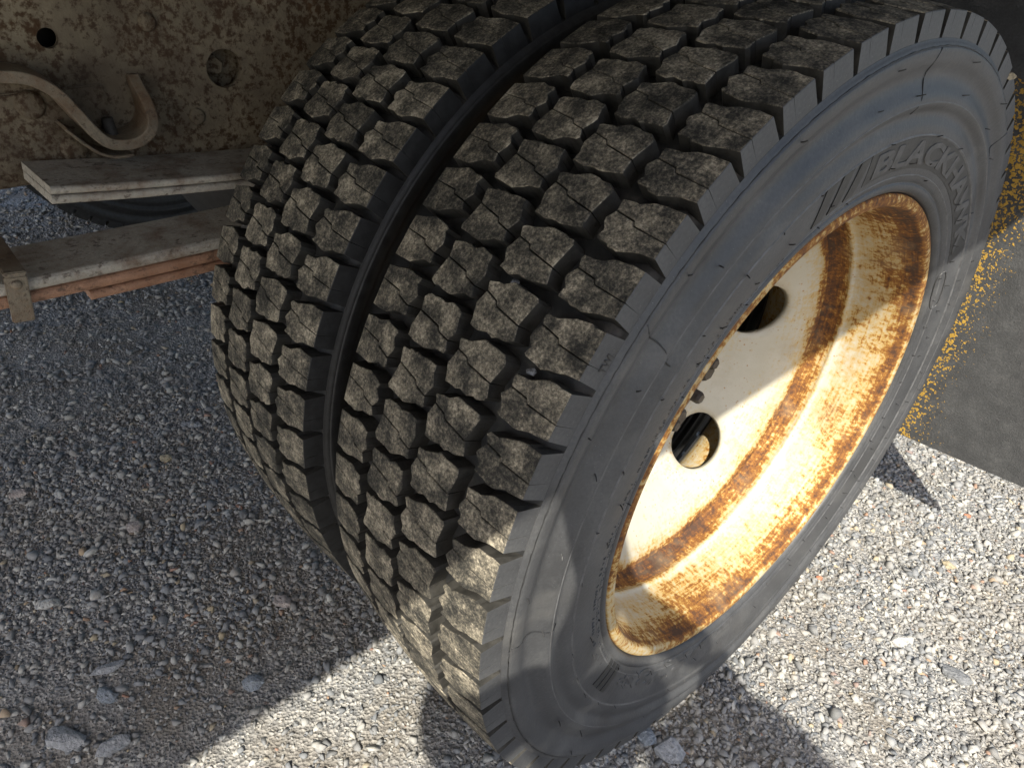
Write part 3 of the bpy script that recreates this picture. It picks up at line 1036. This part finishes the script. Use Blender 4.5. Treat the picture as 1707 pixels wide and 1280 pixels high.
# bent strap
sp_pts = [(-0.60, 0.292), (-0.52, 0.289), (-0.480, 0.284), (-0.462, 0.279), (-0.446, 0.266), (-0.434, 0.246), (-0.424, 0.228), (-0.414, 0.217), (-0.402, 0.2135), (-0.388, 0.214),
          (-0.376, 0.220), (-0.3685, 0.232), (-0.3675, 0.246), (-0.3690, 0.258), (-0.3690, 0.268)]
S2 = spline([(y, z + 0.006) for y, z in sp_pts], 4)
def ribbon(name, path, x0, x1, thick, mat, parent, taper=None, rnd=0.42):
    """flat bar along (y, z) path; the edge at x1 is rounded by rnd * thickness"""
    V, Fc = [], []
    n = len(path)
    e = thick * rnd
    q = thick / 2 - e
    sec = [(0, -thick / 2), (0, thick / 2)]
    K = 4
    edge = [(-e + e * math.sin(a), q + e * math.cos(a)) for a in np.linspace(0, PI / 2, K)] + [(-e + e * math.cos(a), -q - e * math.sin(a)) for a in np.linspace(0, PI / 2, K)]
    m = 2 + len(edge)
    for i, (y, z) in enumerate(path):
        a = path[max(i - 1, 0)]; b = path[min(i + 1, n - 1)]
        ty, tz = b[0] - a[0], b[1] - a[1]
        l = math.hypot(ty, tz); ny, nz = -tz / l, ty / l
        xa, xb = (x0, x1) if taper is None else taper(i / (n - 1))
        for x, h in [(xa, -thick / 2), (xa, thick / 2)] + [(xb + dx_, h_) for dx_, h_ in edge]:
            V.append((x, y + ny * h, z + nz * h))
    for i in range(n - 1):
        for k in range(m):
            jj = (k + 1) % m
            Fc.append((i * m + k, i * m + jj, (i + 1) * m + jj, (i + 1) * m + k))
    Fc.append(tuple(range(m))); Fc.append(tuple((n - 1) * m + k for k in range(m - 1, -1, -1)))
    bm = bmesh.new(); vs = [bm.verts.new(v) for v in V]
    for f in Fc: bm.faces.new([vs[i] for i in f])
    return bm_obj(name, bm, mat, parent)
strap = ribbon('hanger_strap', S2, XR + 0.0005, -0.548, 0.0105, M['strap'], truck, lambda t: (XR + 0.0005, -0.548 - 0.036 * min(1.0, max(0.0, (t - 0.74) / 0.26)) ** 1.2), 0.14)
strap['label'] = 'bent rusty steel strap looped on the frame rail'
und = spline([(-0.447, 0.240), (-0.436, 0.226), (-0.424, 0.214), (-0.410, 0.2075), (-0.394, 0.2068)], 4)
ribbon('strap_doubler', und, XR + 0.004, -0.553, 0.003, M['strap'], strap)
bm_obj('strap_bolt', tube_bm([(-0.572, -0.404, 0.214), (-0.572, -0.4045, 0.224), (-0.572, -0.4055, 0.240)], [0.0065, 0.0060, 0.0055], 10), M['bolt'], strap, True)

# ---- leaf spring
def leaf(name, path, x0, x1, thick, mat, parent):
    """path is the top surface (y, z)"""
    return ribbon(name, [(y, z - thick / 2) for y, z in path], x0, x1, thick, mat, parent)
def arch(y, zc, k, y0=0.0):
    return zc + k * (y - y0) ** 2
ys = np.linspace(-0.85, 0.85, 61)
def main_z(y):
    return 0.1295 + 0.030 * max(0, (abs(y) - 0.32)) ** 1.5 * 1.6
spring = leaf('leaf_spring', [(y, main_z(y)) for y in ys], -0.571, -0.490, 0.0125, M['leaf'], truck)
spring['label'] = 'stacked leaf spring beneath the frame rail'
leaf('spring_leaf', [(y, main_z(y) - 0.0135) for y in np.linspace(-0.70, 0.70, 51)], -0.570, -0.4910, 0.0115, M['leafrust'], spring)
leaf('spring_leaf', [(y, main_z(y) - 0.0262) for y in np.linspace(-0.478, 0.478, 41)], -0.569, -0.4920, 0.0095, M['leafrust'], spring)
leaf('spring_leaf', [(y, main_z(y) - 0.0372) for y in np.linspace(-0.30, 0.30, 31)], -0.568, -0.4930, 0.0095, M['leafrust'], spring)
hy = np.linspace(-0.483, 0.0, 25)
def helper_z(y):
    return 0.2115 - 0.0335 * (1 - ((y) / 0.483) ** 2) ** 1.0 * 0.98 if y > -10 else 0
# helper leaves slope down towards the axle with cut-off ends
def helper(name, off, thick, y_end, mat):
    path = [(y, helper_z(y) - off) for y in np.linspace(y_end, 0.45, 41)]
    o = ribbon(name, [(y, z - thick / 2) for y, z in path], -0.572, -0.490, thick, mat, spring)
    # bevel the free end: far corner ends earlier
    me = o.data
    for v in me.vertices:
        if v.co.y < y_end + 0.006 and v.co.x < -0.53:
            v.co.y -= 0.004
    return o
helper('helper_leaf', 0.0, 0.0072, -0.484, M['leaf'])
helper('helper_leaf', 0.0082, 0.0078, -0.485, M['leaf'])
bm = box_bm((-0.530 - 0.05, -0.05, 0.075), (-0.485, 0.05, 0.090), 0.003)
bm_obj('axle_seat', bm, M['black'], spring)
# rebound clip with rivet
cz = main_z(-0.533)
th = math.atan2(main_z(-0.523) - main_z(-0.543), 0.02)
bm = box_bm((-0.0025, -0.0088, -0.029), (0.0025, 0.0088, 0.0155), 0.001)
clip = bm_obj('rebound_clip', bm, M['strap'], spring)
clip.location = (-0.4862, -0.534, cz - 0.0075)
clip.rotation_euler = (math.radians(-7), 0, 0)
bm = box_bm((-0.0900, -0.0088, 0.0155), (0.0025, 0.0088, 0.0195), 0.001)
c2 = bm_obj('rebound_clip', bm, M['strap'], spring)
c2.location = clip.location; c2.rotation_euler = clip.rotation_euler
o = dome(spring, 'clip_rivet', -0.5335, cz + 0.0005, 0.0045, 0.0028, M['strap'], -0.4837)

# ---- mud flap
yf = 0.440
bm = bmesh.new()
zs = np.linspace(-0.204, 0.52, 25); us = np.linspace(0, 1, 31)
gf, gb = [], []
for z in zs:
    xo = 0.188 - 0.22 * (z + 0.204)
    rowf, rowb = [], []
    for u in us:
        x = -0.46 + (xo + 0.46) * u
        zz = z + (0.012 * (x / 0.17) if z < -0.19 else 0)
        yy = yf + 0.004 * math.sin(x * 9 + z * 3)
        rowf.append(bm.verts.new((x, yy, zz))); rowb.append(bm.verts.new((x, yy + 0.009, zz)))
    gf.append(rowf); gb.append(rowb)
for j in range(len(zs) - 1):
    for i in range(len(us) - 1):
        bm.faces.new((gf[j][i], gf[j][i + 1], gf[j + 1][i + 1], gf[j + 1][i]))
        bm.faces.new((gb[j][i], gb[j + 1][i], gb[j + 1][i + 1], gb[j][i + 1]))
for i in range(len(us) - 1):
    for j in (0, -1):
        bm.faces.new((gf[j][i], gb[j][i], gb[j][i + 1], gf[j][i + 1]))
for j in range(len(zs) - 1):
    for i in (0, -1):
        bm.faces.new((gf[j][i], gf[j + 1][i], gb[j + 1][i], gb[j][i]))
flap = bm_obj('mud_flap', bm, M['flap'], truck, False)
flap['label'] = 'dusty black mud flap spattered with yellow overspray'

# ---- the bed that shades the axle
bed_z = 0.62
bed_x = -0.31 + (bed_z + AX) / 1.68
bm = box_bm((-2.35, -1.5, bed_z), (bed_x, 1.5, bed_z + 0.12), 0.0)
bed = bm_obj('truck_bed', bm, M['bed'], truck)
bm = box_bm((-1.66, -2.2, 0.19), (-1.58, 1.3, 0.55), 0.004)
bm_obj('frame_rail', bm, M['frame'], truck)

# ------------------------------------------------------------------ single stones that stand out
def px_ray(u, v):
    d = R_ * ((u - 853.5) / 1218.0) + D_ * ((v - 640) / 1218.0) + F_
    return d
def on_ground(u, v):
    d = px_ray(u, v)
    return CAM + d * (-CAM.z / d.z)
stone_cols = {}
def stone_mat(name, col):
    if name not in stone_cols:
        n = N(name)
        a = n.noise(220, 5, 0.65)
        c = n.ramp(a, [(0.3, tuple(v * 0.6 for v in col)), (0.7, tuple(min(1, v * 1.2) for v in col))])
        n.bump(n.math('ADD', a, n.math('MULTIPLY', n.noise(120, 4), 2.0)), 0.9, 0.003)
        stone_cols[name] = n.done(c, 0.8, 0.3)
    return stone_cols[name]
GREY = (0.34, 0.345, 0.35); BLUE = (0.26, 0.285, 0.31); TAN = (0.40, 0.34, 0.23); PINK = (0.38, 0.33, 0.30); PALE = (0.44, 0.43, 0.40); DARK = (0.20, 0.205, 0.21); ORNG = (0.45, 0.20, 0.12)
# x, y, z positions are on the gravel; sizes in metres
STN = [(278, 768, 0.013, 0.010, 20, TAN, 'tan', 'round tan pebble in the shade left of the inner tire'),
       (226, 882, 0.016, 0.012, 30, PINK, 'pinkish', 'pinkish grey stone in the shade left of the tires'),
       (318, 709, 0.024, 0.010, 5, GREY, 'grey', 'long flat grey stone nearest the shaded inner tire'),
       (180, 1112, 0.022, 0.009, -25, GREY, 'grey', 'long grey stone chip in the lower left gravel'),
       (108, 1232, 0.025, 0.015, 10, GREY, 'grey', 'large angular grey stone at the bottom left'),
       (190, 1238, 0.022, 0.012, -50, GREY, 'grey', 'upright grey wedge of stone right of the large angular stone'),
       (178, 1158, 0.015, 0.010, 15, BLUE, 'blue', 'bluish stone chip above the large angular stone'),
       (470, 1002, 0.016, 0.012, 25, PINK, 'pinkish', 'brownish stone beside the lit edge of the shadow'),
       (80, 1007, 0.018, 0.010, -5, PALE, 'pale', 'pale elongated pebble at the left edge'),
       (28, 820, 0.018, 0.011, -20, PINK, 'pinkish', 'brownish flat stone at the far left edge'),
       (97, 824, 0.013, 0.010, 40, PALE, 'pale', 'pale pebble beside the brownish flat stone'),
       (422, 1136, 0.015, 0.012, 0, BLUE, 'blue', 'bluish stone near the sunlit strip of gravel'),
       (1118, 1248, 0.020, 0.017, 35, GREY, 'grey', 'chunky grey stone in the shadow below the tire'),
       (1080, 1224, 0.016, 0.012, 70, BLUE, 'blue', 'bluish stone beside the chunky grey stone below the tire'),
       (1596, 1126, 0.020, 0.012, 40, DARK, 'dark', 'dark flat stone in the sunlit gravel at the right'),
       (1584, 941, 0.012, 0.009, 10, TAN, 'tan', 'small tan pebble in the sunlit gravel at the right'),
       (1363, 968, 0.006, 0.005, 10, ORNG, 'orange', 'tiny orange pebble in the sunlit gravel right of the tire'),
       (1500, 1068, 0.017, 0.012, -10, PALE, 'pale', 'pale stone in the middle of the sunlit gravel'),
       (1615, 855, 0.007, 0.005, 15, ORNG, 'orange', 'tiny reddish pebble in front of the mud flap shadow')]
for i, (u, v, a, b, rot, col, cn, lab) in enumerate(STN):
    p = on_ground(u, v)
    vs, fs = rock_shape(26, 500 + i)
    vs = vs / np.abs(vs).max(0)
    vs = vs * np.array([a, b, min(a, b) * 0.55])
    o = mesh_obj('stone', vs, [tuple(f) for f in fs], stone_mat(cn + '_stone', col))
    o.location = (p.x, p.y, float(ground_z(p.x, p.y)) + b * 0.30)
    o.rotation_euler = (random.uniform(-.15, .15), random.uniform(-.15, .15), math.atan2(R_.y, R_.x) - math.radians(rot))
    tag(o, lab, 'stone')

def on_tire(u, v, r):
    d = px_ray(u, v)
    c = CAM - Vector((0, 0, AX))
    a = d.y ** 2 + d.z ** 2; b = 2 * (c.y * d.y + c.z * d.z); cc = c.y ** 2 + c.z ** 2 - r * r
    t = (-b - math.sqrt(b * b - 4 * a * cc)) / 2 / a
    return CAM + d * t
for i, (p, sz, col, cn, lab) in enumerate(((on_tire(886, 619, 0.390), 0.0042, GREY, 'grey', 'small grey pebble wedged in the outer tread beside a shoulder block'),
                                           (on_tire(859, 470, 0.391), 0.0038, GREY, 'grey', 'small grey pebble wedged higher up in the outer tread groove'),
                                           (on_tire(462, 352, 0.394), 0.0042, PALE, 'pale', 'small pale pebble stuck in the inner tire tread'),
                                           (Vector((0.003, 0.389 * math.cos(1.02), 0.389 * math.sin(1.02) + AX)), 0.0075, TAN, 'tan', 'tan crumb stuck on the far shoulder of the outer tire'))):
    vs, fs = rock_shape(20, 900 + i)
    o = mesh_obj('pebble', vs * sz, [tuple(f) for f in fs], stone_mat(cn + '_stone', col))
    o.location = p
    tag(o, lab, 'pebble')

# ------------------------------------------------------------------ the person taking the picture, behind the camera
LU = Vector((1.15, 1.0, 0)).normalized()
LV = SUN.cross(LU)
LV = LV if LV.z > 0 else -LV
def lp(u, v, wv):
    return CAM + LU * u + LV * v + SUN * wv
# phone, in landscape, just behind the lens
bm = box_bm((-0.039, -0.078, -0.0042), (0.039, 0.078, 0.0042), 0.003)
ph = bm_obj('phone', bm, M['phone'])
pc = lp(0.046, 0.024, 0.0) - F_ * 0.014
ph.matrix_world = Matrix.Translation(pc) @ m3.to_4x4() @ Matrix.Rotation(math.radians(13), 4, 'Z')
tag(ph, 'dark phone held upright behind the viewpoint', 'phone')

def skinned(name, joints, edges, mat, parent=None, sub=1):
    me = bpy.data.meshes.new(name)
    keys = list(joints)
    me.from_pydata([joints[k][0] for k in keys], [(keys.index(a), keys.index(b)) for a, b in edges], [])
    o = link(bpy.data.objects.new(name, me), parent)
    md = o.modifiers.new('skin', 'SKIN')
    md.use_smooth_shade = True
    sk = me.skin_vertices[0] if me.skin_vertices else None
    if sk is None:
        bpy.context.view_layer.objects.active = o
        bpy.ops.mesh.customdata_skin_add()
        sk = me.skin_vertices[0]
    for i, k in enumerate(keys):
        r = joints[k][1]
        sk.data[i].radius = (r, r) if not hasattr(r, '__len__') else r
        sk.data[i].use_root = (i == 0)
    sb = o.modifiers.new('sub', 'SUBSURF'); sb.levels = sub; sb.render_levels = sub
    me.materials.append(mat)
    return o
back = Vector((SUN.x, SUN.y, 0)).normalized()
pel = CAM + back * 0.60 + LU * 0.10; pel.z = 0.56
chest = lp(0.105, -0.385, 0.54)
neck = lp(0.085, -0.245, 0.49)
head = lp(0.075, -0.155, 0.45)
shL = lp(0.005, -0.285, 0.54); shR = lp(0.282, -0.205, 0.47)
elL = lp(-0.112, -0.200, 0.27); elR = lp(0.355, -0.300, 0.26)
wrL = lp(0.020, -0.098, 0.045); wrR = lp(0.205, -0.090, 0.045)
kneeL = pel + Vector((-0.36, 0.10, -0.08)) - LU * 0.10; kneeL.z = 0.52
footL = kneeL.copy() + Vector((0.02, 0.02, 0)); footL.z = 0.06
kneeR = pel + LU * 0.14 - back * 0.10; kneeR.z = 0.07
footR = kneeR + back * 0.42; footR.z = 0.06
J = dict(pelvis=(pel, (0.15, 0.12)), belly=((pel + chest) / 2, (0.15, 0.12)), chest=(chest, (0.155, 0.12)), neck=(neck, 0.055), crown=(head, 0.098), top=(head + Vector((0, 0, 0.075)), 0.07),
         shL=(shL, 0.062), elL=(elL, 0.047), wrL=(wrL, 0.030), shR=(shR, 0.115), elR=(elR, 0.047), wrR=(wrR, 0.030),
         hipL=(pel - LU * 0.10, 0.09), kneeL=(kneeL, 0.065), footL=(footL, 0.05), hipR=(pel + LU * 0.10, 0.09), kneeR=(kneeR, 0.065), footR=(footR, 0.05))
E = [('pelvis', 'belly'), ('belly', 'chest'), ('chest', 'neck'), ('neck', 'crown'), ('crown', 'top'), ('chest', 'shL'), ('shL', 'elL'), ('elL', 'wrL'), ('chest', 'shR'), ('shR', 'elR'), ('elR', 'wrR'),
     ('pelvis', 'hipL'), ('hipL', 'kneeL'), ('kneeL', 'footL'), ('pelvis', 'hipR'), ('hipR', 'kneeR'), ('kneeR', 'footR')]
person = skinned('person', J, E, M['jacket'], None, 2)
tag(person, 'person in dark clothes kneeling behind the viewpoint, casting the shadow on the lower tire', 'person')
# hands: palm and five fingers round the ends of the phone
for side, wr, pu in ((-1, wrL, 0.022), (1, wrR, 0.108)):
    palm = lp(pu + (0.006 if side < 0 else 0.012), -0.058, 0.022)
    HJ = dict(wr=(wr, 0.026), palm=(palm, (0.028, 0.016)))
    HE = [('wr', 'palm')]
    for k in range(4):
        b0 = palm + LV * (0.012 - 0.010 * k) + LU * (side * -0.004)
        b1 = lp(pu + side * -0.004, -0.030 - 0.016 * k + 0.012, -0.002)
        b2 = lp(pu - side * (0.022 + 0.004 * (k % 2)), -0.034 - 0.012 * k + 0.014, -0.020)
        HJ['a%d' % k] = (b0 + (b1 - b0) * 0.5, 0.0095); HJ['b%d' % k] = (b1, 0.009); HJ['c%d' % k] = (b2 - F_ * 0.03, 0.0075)
        HE += [('palm', 'a%d' % k), ('a%d' % k, 'b%d' % k), ('b%d' % k, 'c%d' % k)]
    HJ['t1'] = (palm + LU * (-side * 0.018) + SUN * 0.006, 0.011); HJ['t2'] = (palm + LU * (-side * 0.036) + LV * 0.014 + SUN * 0.002, 0.009)
    HE += [('palm', 't1'), ('t1', 't2')]
    h = skinned('hand', HJ, HE, M['skin'], person, 1)
